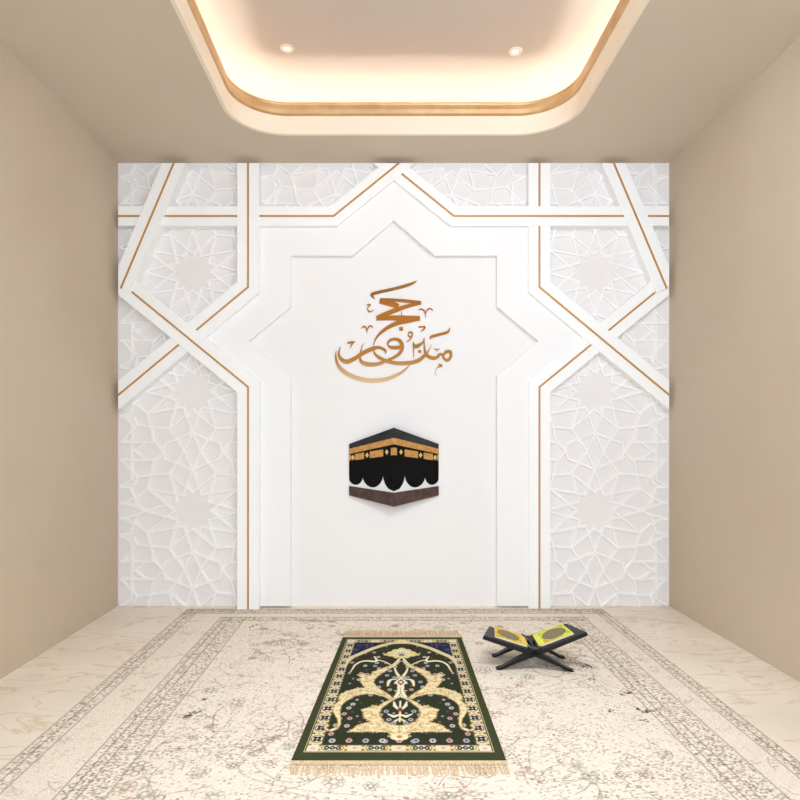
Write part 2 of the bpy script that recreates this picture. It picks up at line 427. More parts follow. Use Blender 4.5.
# object-space gradient is measured from the wall lettering's own origin
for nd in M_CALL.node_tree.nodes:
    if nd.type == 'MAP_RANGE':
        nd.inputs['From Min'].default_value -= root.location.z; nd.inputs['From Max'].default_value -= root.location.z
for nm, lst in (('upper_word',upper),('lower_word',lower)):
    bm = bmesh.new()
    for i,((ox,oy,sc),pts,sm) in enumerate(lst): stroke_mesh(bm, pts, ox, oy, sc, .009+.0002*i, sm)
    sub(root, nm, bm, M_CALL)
groups_ = [[0],[1],[2,3],[4,5],[6],[7],[8,9],[10,11],[12,13],[14],[15],[16,17],[18,19]]
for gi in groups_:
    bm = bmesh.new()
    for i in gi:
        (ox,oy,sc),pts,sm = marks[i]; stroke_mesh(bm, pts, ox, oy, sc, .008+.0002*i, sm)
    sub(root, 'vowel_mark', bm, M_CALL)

# ------------------------------------------------------------------ cube building relief
KO = (325,415,6.154)
def kt(px, extra=0):                      # wedge: centre edge stands out from the wall
    c = 393.9; half = 44.8
    return .012 + .062*max(0, 1-abs(px-c)/half) + extra
def kpoly(bm, pts, extra, back=None):
    """pts in crop coordinates; the polygon must not cross the centre edge"""
    P = [(KO[0]+x/KO[2], KO[1]+y/KO[2]) for x,y in pts]
    fa, fb = [], []
    for x,y in P:
        t = kt(x,extra); X,Z = wp(x,y,t); fa.append(bm.verts.new((X,D-t,Z)))
        tb = .003 if back is None else max(t-back, .003); fb.append(bm.verts.new((X,D-tb,Z)))
    n = len(P); bm.faces.new(fa); bm.faces.new(fb[::-1])
    for i in range(n): bm.faces.new((fa[i],fa[(i+1)%n],fb[(i+1)%n],fb[i]))
kroot = empty('kaaba_relief', (wp(394,467)[0], D-.003, wp(394,467)[1]), 'cube-shaped black draped shrine relief with gold belt, on the white panel below the lettering', 'wall relief')
L, C, Rr = 148, 424, 700
bm = bmesh.new()
kpoly(bm, [(L,300),(C,300),(C,478),(L,436)], 0); kpoly(bm, [(C,300),(Rr,300),(Rr,436),(C,478)], 0); sub(kroot,'stone_wall',bm,M_KWHITE)
bm = bmesh.new()
kpoly(bm, [(L,178),(C,78),(C,150),(L,215)], .0014); kpoly(bm, [(C,78),(Rr,178),(Rr,215),(C,150)], .0014); sub(kroot,'upper_cloth',bm,M_ROOF)
def scallop(v0, v1, bx, by):              # hanging U between two valleys
    out = []
    for k in range(13):
        a = math.pi*k/12; x = (v0[0]+v1[0])/2 - (v1[0]-v0[0])/2*math.cos(a)
        yv = v0[1]+(v1[1]-v0[1])*k/12
        out.append((x, yv+(by-yv)*math.sin(a)**1.2))
    return out
bm = bmesh.new()
def wedge_top(x): return 205 - 65*(1-abs(x-C)/276)
lp = [(L,360)] + scallop((L,392),(232,385),185,430)[1:] + scallop((232,385),(357,375),295,446)[1:] + [p for p in scallop((357,375),(494,375),425,470)[1:] if p[0] <= C+1]
lp[-1] = (C, 470)
kpoly(bm, lp+[(C,142),(L,207)], .0012)
rp_ = [(2*C-x, y) for x,y in lp]
kpoly(bm, rp_+[(C,142),(Rr,207)], .0012)
sub(kroot,'black_cloth',bm,M_BLACK)
bm = bmesh.new()
def strip(x0,x1,ta,ba_,tb,bb):            # belt pieces: top/bottom y at wall edge and centre
    def at(x, e, c): return e+(c-e)*(1-abs(x-C)/276)
    kpoly(bm, [(x0,at(x0,ta,tb)),(x1,at(x1,ta,tb)),(x1,at(x1,ba_,bb)),(x0,at(x0,ba_,bb))], .0022, .003)
for s in (0,1):
    m_ = (lambda x: x) if s == 0 else (lambda x: 2*C-x)
    g = lambda a,b_: sorted((m_(a),m_(b_)))
    strip(*g(L,C), 208,240,140,180)
    for a,b_ in ((L,160),(183,241),(275,358),(405,C)): strip(*g(a,b_), 246,282,200,246)
sub(kroot,'gold_belt',bm,M_KGOLD)
M_MED = mat('pale_gold_medallion',(214,186,110),.5,.1)
for x0,y0 in ((171,262),(259,247),(380,228)):
    for x in (x0, 2*C-x0):
        bm = bmesh.new()
        kpoly(bm, [(x-11,y0),(x,y0-17),(x+11,y0),(x,y0+17)], .0024, .003)
        sub(kroot,'gold_medallion',bm,M_MED)
bm = bmesh.new()
kpoly(bm, [(L,438),(C,480),(C,565),(L,495)], .005); kpoly(bm, [(C,480),(Rr,438),(Rr,495),(C,565)], .005); sub(kroot,'marble_base',bm,M_BROWN)

# ------------------------------------------------------------------ dye painter
class Painter:
    def __init__(s, w, h, nx, ny, base):
        s.w, s.h, s.nx, s.ny = w, h, nx, ny
        s.X, s.Y = np.meshgrid(np.linspace(0,w,nx), np.linspace(0,h,ny))
        s.c = np.empty((ny,nx,3)); s.c[:] = lin(base)
    def win(s, x0,x1,y0,y1):
        i0 = max(0,int(x0/s.w*(s.nx-1))-1); i1 = min(s.nx,int(x1/s.w*(s.nx-1))+3)
        j0 = max(0,int(y0/s.h*(s.ny-1))-1); j1 = min(s.ny,int(y1/s.h*(s.ny-1))+3)
        if i1 <= i0 or j1 <= j0: return None
        return slice(j0,j1), slice(i0,i1)
    def put(s, w, a, col):
        a = np.clip(a,0,1)[...,None]; s.c[w] = s.c[w]*(1-a)+np.array(lin(col))*a
    def poly(s, pts, col, alpha=1.0):
        xs=[p[0] for p in pts]; ys=[p[1] for p in pts]; w = s.win(min(xs),max(xs),min(ys),max(ys))
        if w is None: return
        X,Y = s.X[w],s.Y[w]; ins = np.zeros(X.shape,bool); n=len(pts)
        for i in range(n):
            (x1,y1),(x2,y2) = pts[i],pts[(i+1)%n]
            if y1 == y2: continue
            ins ^= ((Y<y1)!=(Y<y2)) & (X < (x2-x1)*(Y-y1)/(y2-y1)+x1)
        s.put(w, ins*alpha, col)
    def line(s, pts, col, alpha=1.0):     # pts (x,y,width)
        px = s.w/(s.nx-1)
        for a,b_ in zip(pts,pts[1:]):
            r = max(a[2],b_[2])/2+px
            w = s.win(min(a[0],b_[0])-r,max(a[0],b_[0])+r,min(a[1],b_[1])-r,max(a[1],b_[1])+r)
            if w is None: continue
            X,Y = s.X[w],s.Y[w]; dx,dy=b_[0]-a[0],b_[1]-a[1]; l2 = dx*dx+dy*dy or 1e-9
            t = np.clip(((X-a[0])*dx+(Y-a[1])*dy)/l2,0,1)
            dd = np.hypot(X-a[0]-t*dx,Y-a[1]-t*dy); hw = (a[2]+(b_[2]-a[2])*t)/2
            s.put(w, np.clip((hw-dd)/px+.5,0,1)*alpha, col)
    def disc(s, x,y,r,col,alpha=1.0,ry=None): 
        ry = ry or r; px = s.w/(s.nx-1); w = s.win(x-r-px,x+r+px,y-ry-px,y+ry+px)
        if w is None: return
        q = np.hypot((s.X[w]-x)/r,(s.Y[w]-y)/ry); s.put(w, np.clip((1-q)*r/px+.5,0,1)*alpha, col)
    def ring(s,x,y,r,wd,col,alpha=1.0,ry=None,a0=0,a1=2*math.pi,n=18):
        ry = ry or r
        s.line([(x+r*math.cos(a0+(a1-a0)*k/n), y+ry*math.sin(a0+(a1-a0)*k/n), wd) for k in range(n+1)], col, alpha)
    def mesh(s, name, fn):                # fn maps arrays X,Y -> world x,y,z
        x,y,z = fn(s.X,s.Y); co = np.stack([x,y,z],-1).reshape(-1,3).astype(np.float32)
        nx,ny = s.nx,s.ny; i = np.arange((ny-1)*(nx-1)); r_,c_ = i//(nx-1), i%(nx-1); a = r_*nx+c_
        q = np.stack([a,a+1,a+nx+1,a+nx],-1).astype(np.int32)
        me = bpy.data.meshes.new(name); me.vertices.add(len(co)); me.vertices.foreach_set('co', co.ravel())
        me.loops.add(q.size); me.loops.foreach_set('vertex_index', q.ravel())
        me.polygons.add(len(q)); me.polygons.foreach_set('loop_start', np.arange(0,q.size,4,dtype=np.int32))
        me.polygons.foreach_set('loop_total', np.full(len(q),4,dtype=np.int32))
        me.update(calc_edges=True)
        at = me.color_attributes.new('dye','FLOAT_COLOR','POINT')
        cc = np.concatenate([s.c.reshape(-1,3), np.ones((nx*ny,1))],1).astype(np.float32); at.data.foreach_set('color', cc.ravel())
        return me

# ------------------------------------------------------------------ large distressed carpet
CXL, CXR, CYN, CYF = -1.18, 1.305, 1.35, 3.53
CW, CH = CXR-CXL, CYF-CYN
cp = Painter(CW, CH, 900, 790, (233,221,205))
def vnoise(shape, cells, seed):
    g = np.random.default_rng(seed).random((cells[1]+2, cells[0]+2))
    y = np.linspace(0,cells[1]-1e-6,shape[0]); x = np.linspace(0,cells[0]-1e-6,shape[1])
    yi, xi = y.astype(int), x.astype(int); fy, fx = (y-yi)[:,None], (x-xi)[None,:]
    fy, fx = fy*fy*(3-2*fy), fx*fx*(3-2*fx)
    a = g[np.ix_(yi,xi)]; b_ = g[np.ix_(yi,xi+1)]; c = g[np.ix_(yi+1,xi)]; d = g[np.ix_(yi+1,xi+1)]
    return (a*(1-fx)+b_*fx)*(1-fy)+(c*(1-fx)+d*fx)*fy
sh = cp.X.shape
big = vnoise(sh,(9,8),1)*.6+vnoise(sh,(26,22),2)*.4
cp.put((slice(None),slice(None)), (big-.35)*1.1, (240,229,213))
cp.put((slice(None),slice(None)), (.42-big)*1.2, (224,208,188))
INK = [(150,132,112),(128,112,98),(168,150,128),(142,136,118),(170,136,112)]
ink = lambda: random.choice(INK)
def X_(x): return x-CXL
def Y_(y): return y-CYN
def rosette(x,y,r):
    n = random.choice((6,8)); c = ink(); a0 = random.random()
    cp.ring(x,y,r*.35,.004,c,.6); 
    for k in range(n):
        a = a0+2*math.pi*k/n; cp.ring(x+r*.7*math.cos(a), y+r*.7*math.sin(a), r*.3,.004,c,.55,n=9)
def vine(x,y,L,a,c=None):
    c = c or ink(); pts=[(x,y,.004)]; k = random.uniform(-9,9)
    for i in range(14):
        a += k*L/14+random.uniform(-.2,.2); x += math.cos(a)*L/14; y += math.sin(a)*L/14; pts.append((x,y,.0045))
        if i%4 == 2:
            s_ = random.choice((1,-1)); b_ = a+s_*1.2
            cp.line([(x,y,.003),(x+math.cos(b_)*.016,y+math.sin(b_)*.016,.009),(x+math.cos(b_)*.032,y+math.sin(b_)*.032,.003)], c, .5)
    cp.line(pts, c, .6)
ax = .06
for i in range(270):
    x = random.uniform(-.74,.96); y = random.uniform(CYN,3.32)
    vine(X_(x), Y_(y), random.uniform(.12,.3), random.random()*6.28)
for i in range(150):
    x = random.uniform(-.76,.97); y = random.uniform(CYN,3.34); rosette(X_(x), Y_(y), random.uniform(.018,.045))
for i in range(60):                                            # faint motifs in the plain border
    sd = random.random() < .5; x = random.uniform(-1.08,-.94) if sd else random.uniform(1.15,1.22); y = random.uniform(CYN,3.4)
    vine(X_(x), Y_(y), .08, random.random()*6.28, (190,172,150))
for i in range(6):
    yy = 1.5+i*.33                                             # big faded medallion outlines
    cp.ring(X_(.1), Y_(yy), .5+.05*i, .006, (150,136,116), .35, ry=.16, n=50)
for i in range(10):
    cp.ring(X_(random.uniform(-.6,.8)), Y_(random.uniform(1.4,3.2)), random.uniform(.06,.13), .006, ink(), .5, ry=random.uniform(.04,.09), n=30)
# wear: fade the ink in patches
wear = vnoise(sh,(14,12),5)*.5+vnoise(sh,(60,52),6)*.3+vnoise(sh,(220,190),7)*.2
base2 = np.array(lin((235,223,207)))
fade = np.clip((wear-.50)*5,0,.8)[...,None]; cp.c = cp.c*(1-fade)+base2*fade
# fine speckle, denser to the front
def speckle(mask, dens, col, a):
    r_ = np.repeat(np.repeat(rng.random((sh[0]//2+1, sh[1]//3+1)),2,0),3,1)[:sh[0],:sh[1]]; cp.put((slice(None),slice(None)), ((r_<dens)&mask)*a, col)
XX, YY = cp.X+CXL, cp.Y+CYN
field = (XX>-.79)&(XX<.99)&(YY<3.36)
pat = vnoise(sh,(40,36),8)
front = np.clip((2.5-YY)/.85,0,1)*np.clip((vnoise(sh,(8,7),12)-.3)*2.4,.15,1)
speckle(field, .05+.20*front*(pat>.42), (156,142,122), .6)
speckle(field, .008+.08*front*(pat>.5), (112,98,84), .65)
speckle(field&(pat>.3), .10, (238,228,214), .6)
everywhere = np.ones(sh,bool)
speckle(everywhere, .03, (186,168,146), .45)
# guard stripes
def stripe(m, col=(168,150,128)):
    speckle(m, .38, col, .7); speckle(m, .14, (110,98,86), .65); speckle(m, .22, (244,236,222), .7)
stripe((XX>-.925)&(XX<-.79)&(YY<3.36)); stripe((XX>.995)&(XX<1.135)&(YY<3.36))
stripe((XX>-1.165)&(XX<-1.10)); stripe((XX>1.245)&(XX<1.30))
stripe((YY>3.44)&(XX>-1.165)&(XX<1.30)); stripe((YY>3.30)&(YY<3.365)&(XX>-.925)&(XX<1.135))
for x in (-.93,-.90,-.865,-.785,.99,1.02,1.06,1.14,-1.17,-1.135,-1.095,1.24,1.27,1.302):
    y1 = 3.37 if abs(x-.1) < 1.06 and x not in (1.14,) and -1 < x < 1.2 else CYF-.01
    cp.line([(X_(x),0,.0055),(X_(x),Y_(y1),.0055)], (124,106,88), .62)
for y in (3.365,3.30): cp.line([(X_(-.93),Y_(y),.007),(X_(1.14),Y_(y),.007)], (124,106,88), .6)
for y in (3.44,3.485,3.52): cp.line([(X_(-1.17),Y_(y),.009),(X_(1.302),Y_(y),.009)], (112,90,66), .75)
# small dark flecks
for px,py in ((203,700),(197,713),(186,718),(188,716),(192,715),(255,625),(252,627),(560,622),(548,624),(582,664),(588,666),(591,667),(584,667),(626,692),(630,694),(622,695),(637,709),(640,711),(645,712),(649,711),(592,680),(612,712),(645,722)):
    x,y = fp(px,py)
    for k in range(7):
        cp.disc(X_(x+random.uniform(-.014,.014)), Y_(y+random.uniform(-.014,.014)), random.uniform(.0025,.006), (58,48,40), .8)
me = cp.mesh('carpet', lambda X,Y: (X+CXL, Y+CYN, np.full(X.shape,.003)))
me.materials.append(M_CARPET)
o = obj('carpet', me, M_CARPET); tag(o, 'large faded cream vintage carpet with speckled floral pattern and guard stripes covering the floor', 'carpet')

# ------------------------------------------------------------------ green prayer rug
YN, YF = 1.851, 3.000
RW, RH = .65, YF-YN
NX, NY = 330, 580
rp = Painter(RW, RH, NX, NY, (60,64,38))
def rl(v): return -.2931+.0809*v
def rr(v): return .3856+.0104*v
def P2(px, py):                           # photo point on the floor -> rug design metres
    x,y = fp(px,py,.012); v = (y-YN)/RH; u = (x-rl(v))/(rr(v)-rl(v)); return (u*RW, v*RH)
CA = (330,625,10.67); CB = (285,680,6.96); CZ = (280,620,3.333); CR = (395,625,9.41)
def pts(crop, L): return [P2(crop[0]+q[0]/crop[2], crop[1]+q[1]/crop[2]) for q in L]
def mir(L): return [(RW-p[0],)+tuple(p[1:]) for p in L]
GREEN=(44,48,31); CREAM=(232,216,168); IVORY=(232,224,190); NAVY=(30,32,66); TAN=(206,178,120); PINKISH=(214,176,160)
V0,V1 = .036*RH,.968*RH; u0,u1 = .047*RW,.953*RW
def rect(x0,x1,y0,y1,c): rp.poly([(x0,y0),(x1,y0),(x1,y1),(x0,y1)],c)
rect(u0,u1,V0,V1,(214,198,150)); rect(u0+.003,u1-.003,V0+.003,V1-.003,(40,42,26)); rect(u0+.006,u1-.006,V0+.006,V1-.006,(214,200,156))
iu0,iu1 = .126*RW,.874*RW; iv0,iv1 = .076*RH,.925*RH
# border motifs: cream cartouches with dark lozenges
def cartouche(x,y,w,h):
    rp.disc(x,y,w*.5,(236,226,194),1,ry=h*.5)
    rp.ring(x,y,w*.43,.0045,(84,76,50),.95,ry=h*.43)
    n = 4
    for k in range(n):
        a = math.pi/4+k*math.pi/2; rp.disc(x+w*.2*math.cos(a), y+h*.2*math.sin(a), w*.155,(38,40,34),1,ry=h*.16)
    rp.disc(x,y,w*.08,(200,190,210))
bw = iu0-u0-.006
nb = 13
for k in range(nb):
    y = iv0+(iv1-iv0)*(k+.5)/nb; hh = (iv1-iv0)/nb
    for x in ((u0+.006+iu0)/2, RW-(u0+.006+iu0)/2):
        cartouche(x,y,bw*1.0,hh*.74)
        for s in (-1,1):
            for dx in (-.5,.5): rp.disc(x+dx*bw*.8, y+s*hh*.5, .0065,(120,104,60),.9)
        rp.disc(x,y+hh*.5,.010,(222,196,150)); rp.disc(x,y+hh*.5,.004,(176,120,110))
nbx = 6
for k in range(nbx+1):
    x = iu0+(iu1-iu0)*(k+.5)/(nbx+1)
    for y,h_ in ((( V0+.006+iv0)/2,iv0-V0-.006),((V1-.006+iv1)/2,V1-.006-iv1)):
        if k%2 == 0:
            rp.disc(x,y,.036,(236,226,194),1,ry=h_*.46)
            rp.ring(x,y,.034,.003,(90,76,40),1,ry=h_*.43)
            for dx in (-.018,0,.018): rp.disc(x+dx,y,.009,(30,36,40),1,ry=h_*.3); rp.disc(x+dx,y,.003,(230,226,226))
        else:
            rp.poly([(x-.024,y-h_*.4),(x+.024,y-h_*.4),(x+.024,y+h_*.4),(x-.024,y+h_*.4)],(226,206,170)); rp.disc(x,y,.006,(190,150,150))
        for s in (-1,1): rp.disc(x+s*.043,y+h_*.3,.006,(150,112,40)); rp.disc(x+s*.043,y-h_*.3,.006,(150,112,40))
for x in ((u0+iu0)/2, RW-(u0+iu0)/2):
    for y in ((V0+iv0)/2,(V1+iv1)/2):
        rp.poly([(x-.017,y-.018),(x+.017,y-.018),(x+.017,y+.018),(x-.017,y+.018)],(226,212,180)); rp.disc(x,y,.008,(190,180,206))
rect(iu0-.004,iu1+.004,iv0-.004,iv1+.004,(86,78,44)); rect(iu0,iu1,iv0,iv1,GREEN)
# small field flowers (mirrored)
def flower(x,y,r,kind):
    pc = [(206,200,196),(196,166,158),(176,174,188),(214,208,188)][kind]
    for k in range(6):
        a = k*math.pi/3; rp.disc(x+r*.62*math.cos(a), y+r*.62*math.sin(a)*1.3, r*.42, pc, .95, ry=r*.5)
    rp.disc(x,y,r*.42,[(44,42,66),(130,56,50),(50,56,36),(56,48,70)][kind],1,ry=r*.5)
rs = random.Random(3)
small = []
tries = 0
while len(small) < 95 and tries < 4000:
    tries += 1
    x = rs.uniform(iu0+.012, RW/2-.006); y = rs.uniform(iv0+.014, iv1-.02)
    if all(math.hypot(x-a,(y-b_)*.8) > .027 for a,b_ in small): small.append((x,y))
for x,y in small:
    k = rs.randrange(8); r_ = rs.uniform(.0045,.0065) if k < 5 else .0095
    for xx in (x, RW-x):
        if k < 5: rp.disc(xx,y,r_,[(178,174,160),(126,64,54),(62,82,50),(160,158,166),(112,76,62)][k],.95,ry=r_*1.3)
        else: flower(xx,y,r_,k-5)
    if rs.random() < .4:
        for xx,s in ((x,1),(RW-x,-1)): rp.line([(xx,y,.003),(xx+s*.012,y+.014,.002)],(66,92,50),.9)
# bottom row of flowers
for k in range(9):
    x = iu0+(iu1-iu0)*(k+.5)/9; flower(x, iv0+.026, .011, k%3)
# niche arch, navy corners
arch_o = pts(CA,[(150,450),(165,400),(200,345),(255,318),(300,300),(380,265),(450,238),(530,212),(610,193),(680,182),(745,178)])
arch_i = pts(CA,[(745,200),(680,202),(620,216),(545,238),(470,262),(400,292),(320,325),(270,345),(225,378),(190,420),(165,470)])
axm = RW/2
arch_o[-1] = (axm, arch_o[-1][1]); arch_i[0] = (axm, arch_i[0][1])
nav = [(iu0,iv1)]+[(axm,iv1)]+arch_o[::-1]+[(iu0,arch_o[0][1])]
for Mf in (lambda q:q, mir):
    rp.poly(Mf(nav), NAVY)
for k in range(110):
    x = rs.uniform(iu0,axm-.06); y = rs.uniform(iv1-.18,iv1)
    # speckle only above the arch
    if y > np.interp(x,[p[0] for p in arch_o],[p[1] for p in arch_o])+.012:
        for xx in (x,RW-x): rp.disc(xx,y,.0045,[(104,104,150),(60,64,110),(120,90,110)][k%3],.8)
for Mf in (lambda q:q, mir):
    rp.poly(Mf(arch_o+arch_i), (218,202,152))
    rp.line([(p[0],p[1],.0035) for p in Mf(arch_i)], (120,96,60), .8)
# arabesques (left half traced, mirrored)
S = []
S.append((pts(CA,[(742,362),(700,400),(660,428),(600,448),(540,468),(470,498),(435,530),(405,540),(360,520),(300,530),(335,560),(322,600),(350,640),(372,672),(300,672),(230,690),(165,712),(95,765),(85,800),(180,800),(240,765),(330,735),(420,722),(500,722),(560,742),(650,790),(668,775),(600,725),(540,690),(490,650),(462,610),(480,570),(540,522),(620,476),(700,436),(745,395)]), CREAM))
S.append((pts(CB,[(735,128),(690,104),(620,82),(540,74),(470,84),(415,86),(385,98),(372,120),(385,140),(345,170),(330,210),(345,240),(365,270),(368,305),(350,330),(310,345),(285,335),(300,322),(310,312),(285,308),(268,328),(285,352),(325,358),(368,340),(388,305),(388,265),(384,220),(392,180),(420,148),(470,118),(540,98),(620,98),(690,116),(725,135)]), CREAM))
S.append((pts(CB,[(800,92),(780,112),(740,132),(690,155),(655,180),(610,178),(585,190),(530,205),(550,225),(545,255),(575,280),(600,288),(560,300),(510,312),(480,335),(440,360),(560,360),(720,362),(735,385),(765,395),(775,408),(800,408),(800,315),(740,312),(690,290),(660,255),(655,225),(675,192),(720,160),(770,130),(800,118)]), CREAM))
for si,(P,c) in enumerate(S):            # lobed, leafy outline
    for a_,b_ in zip(P, P[1:]):
        L_ = math.hypot(b_[0]-a_[0], b_[1]-a_[1]); n_ = max(1,int(L_/.011))
        for k in range(n_):
            t = k/n_; x,y = a_[0]+(b_[0]-a_[0])*t, a_[1]+(b_[1]-a_[1])*t
            if abs(x-axm) < .03: continue
            q_ = rs.uniform(.001,.0025) if si == 1 else rs.uniform(.0015,.005)
            for xx in (x,RW-x): rp.disc(xx,y,q_+.0015,(120,96,48)); rp.disc(xx,y,q_,c)
    for Mf in (lambda q:q, mir):
        rp.poly(Mf(P), (120,96,48)) ; rp.poly(Mf(P), c, .93)
        Q = Mf(P); rp.line([(p[0],p[1],.003) for p in Q+Q[:1]], (150,120,62), .75)
# texture within the cream leaves
def inside(p, poly):
    r_=False; n=len(poly)
    for i in range(n):
        (x1,y1),(x2,y2)=poly[i],poly[(i+1)%n]
        if (p[1]<y1)!=(p[1]<y2) and p[0] < (x2-x1)*(p[1]-y1)/(y2-y1)+x1: r_ = not r_
    return r_
for P,c in S:
    xs=[p[0] for p in P]; ys=[p[1] for p in P]
    for k in range(420):
        q=(rs.uniform(min(xs),max(xs)), rs.uniform(min(ys),max(ys)))
        if inside(q,P):
            cc=[(196,150,84),(184,120,90),(236,226,190),(150,140,80),(206,160,120)][k%5]; a=rs.random()*6.28
            for s,xx in ((1,q[0]),(-1,RW-q[0])):
                rp.ring(xx,q[1],.006,.0028,cc,.8,a0=a if s>0 else math.pi-a,a1=(a+3.6) if s>0 else math.pi-a-3.6,n=7)
# ivory ribbon leaf under the arch
riv = [(215,505,8),(240,468,14),(270,425,20),(330,392,26),(400,382,34),(470,388,36),(520,376,20),(590,395,16),(660,432,12)]
bud = [(500,375,22),(480,345,18),(470,335,8)]
def ribbon(crop, R_, col, edge=True):
    Q = catmull([(x,y,w) for x,y,w in R_],5)
    W_=[]
    for x,y,w in Q:
        a = P2(crop[0]+x/crop[2], crop[1]+y/crop[2]); b_ = P2(crop[0]+(x+w)/crop[2], crop[1]+y/crop[2]); W_.append((a[0],a[1],abs(b_[0]-a[0])))
    for Mf in (lambda q:q, mir):
        if edge: rp.line(Mf([(a,b_,c+.005) for a,b_,c in W_]), (128,104,60), .9)
        rp.line(Mf(W_), col)
ribbon(CA, riv, IVORY); ribbon(CA, bud, IVORY, False)
# centre ornaments
ribbon(CA, [(738,362,22),(700,402,18),(655,430,14)], IVORY)
ribbon(CA, [(690,455,14),(705,500,22),(735,545,30),(742,560,20)], IVORY)
ribbon(CA, [(615,650,16),(630,600,34),(665,580,24),(700,580,14),(738,550,10)], IVORY)
ribbon(CA, [(738,700,16),(690,700,14)], IVORY, False)
ribbon(CA, [(742,690,20),(742,760,22),(700,780,18),(660,800,12)], IVORY)
ribbon(CB, [(792,40,20),(792,80,22),(770,118,26)], IVORY)
def at_c(crop, x, y): return P2(crop[0]+x/crop[2], crop[1]+y/crop[2])
for y_,r_ in ((610,.026),):
    p = (axm, at_c(CA,735,y_)[1]); rp.poly([(axm-r_,p[1]),(axm,p[1]+r_*2),(axm+r_,p[1]),(axm,p[1]-r_*2)], IVORY); rp.poly([(axm-r_*.6,p[1]),(axm,p[1]+r_*1.3),(axm+r_*.6,p[1]),(axm,p[1]-r_*1.3)], (120,44,34)); rp.disc(axm,p[1],.007,(230,210,190),1,ry=.012)
ytop = at_c(CA,740,305)[1]                # palmette under the arch tip
for k,(dx,dy,r_) in enumerate(((0,.045,.022),(-.03,.028,.020),(.03,.028,.020),(-.052,-.004,.022),(.052,-.004,.022),(-.025,-.03,.018),(.025,-.03,.018),(0,-.04,.016))):
    rp.disc(axm+dx,ytop+dy,r_,(220,202,140),1,ry=r_*1.5)
for k in range(7):
    a_ = math.radians(k*30); rp.line([(axm,ytop-.02,.006),(axm+.034*math.cos(a_),ytop-.02+.062*math.sin(a_),.013)], (232,226,206)); rp.line([(axm,ytop-.02,.002),(axm+.03*math.cos(a_),ytop-.02+.055*math.sin(a_),.004)], (84,84,110),.8)
rp.disc(axm,ytop-.016,.013,(70,70,110),1,ry=.016); rp.disc(axm,ytop-.016,.006,(200,150,120),1,ry=.008)
for s in (-1,1):
    rp.disc(axm+s*.075,ytop-.012,.014,(210,186,110),1,ry=.014)
yl = P2(396,712)[1]                        # lily in the lower teardrop
rp.line([(axm,yl-.075,.006),(axm,yl+.09,.007)], IVORY)
for s in (-1,1):
    rp.line([(axm,yl-.02,.010),(axm+s*.022,yl-.035,.016),(axm+s*.044,yl-.015,.005)], IVORY)
    rp.line([(axm,yl+.01,.008),(axm+s*.02,yl+.05,.014),(axm+s*.024,yl+.085,.006)], IVORY)
    rp.line([(axm,yl-.05,.008),(axm+s*.016,yl-.07,.012)], (222,206,150))
rp.disc(axm,yl+.02,.009,(120,60,40),1,ry=.016)
# drop finial under the cream base
yb = P2(396,737)[1]
rp.disc(axm,yb,.03,CREAM,1,ry=.022); rp.disc(axm,yb+.002,.009,(190,120,96),1,ry=.01)
# pile depth: tiny relief follows the lightness of the dye
lum = rp.c.mean(-1)
yarn = rng.random(lum.shape)
rp.c *= (.86+.28*yarn)[...,None]
def rugfn(X,Y):
    v = Y/RH; u = X/RW; x = rl(v)+(rr(v)-rl(v))*u
    edge = np.minimum(np.minimum(X,RW-X),np.minimum(Y,RH-Y))
    z = .012 - .009*np.clip(1-edge/.006,0,1)**2
    return x, Y+YN, z
me = rp.mesh('prayer_rug', rugfn); me.materials.append(M_RUG)
rug = obj('prayer_rug', me, M_RUG, smooth=True); tag(rug, 'dark green prayer rug with cream arabesque niche pattern, lying on the pale carpet', 'prayer rug')
def fringe(yedge, L, sgn, v, n):
    bm = bmesh.new(); x0, x1 = rl(v), rr(v)
    box(bm, x0+.001, x1-.001, min(yedge,yedge+sgn*L*.28), max(yedge,yedge+sgn*L*.28), .0035, .0075)
    for k in range(n):
        x = x0+(x1-x0)*(k+.5)/n; w = (x1-x0)/n*.40; sk = random.uniform(-.25,.45)*(x1-x0)/n*1.6; l = L*random.uniform(.86,1.05)
        prev=None
        for j,(tt,ww,zz) in enumerate(((.2,.9,.0085),(.38,.5,.0095),(.5,.95,.008),(.75,1.05,.007),(1,.8,.0045))):
            yy = yedge+sgn*l*tt; xc = x+sk*tt
            cur=[bm.verts.new((xc-w*ww,yy,.0034)),bm.verts.new((xc-w*ww*.5,yy,zz)),bm.verts.new((xc+w*ww*.5,yy,zz)),bm.verts.new((xc+w*ww,yy,.0034))]
            if prev:
                for q in range(4): bm.faces.new((prev[q],prev[(q+1)%4],cur[(q+1)%4],cur[q]))
            else: bm.faces.new(cur)
            prev=cur
        bm.faces.new(prev[::-1])
    return bm
f1 = obj('fringe', fringe(YN,.078,-1,0,58), M_FRINGE, rug); f1['label'] = 'peach cotton fringe at the near end'
f2 = obj('fringe', fringe(YF,.135,1,1,58), M_FRINGE, rug); f2['label'] = 'peach cotton fringe at the far end'

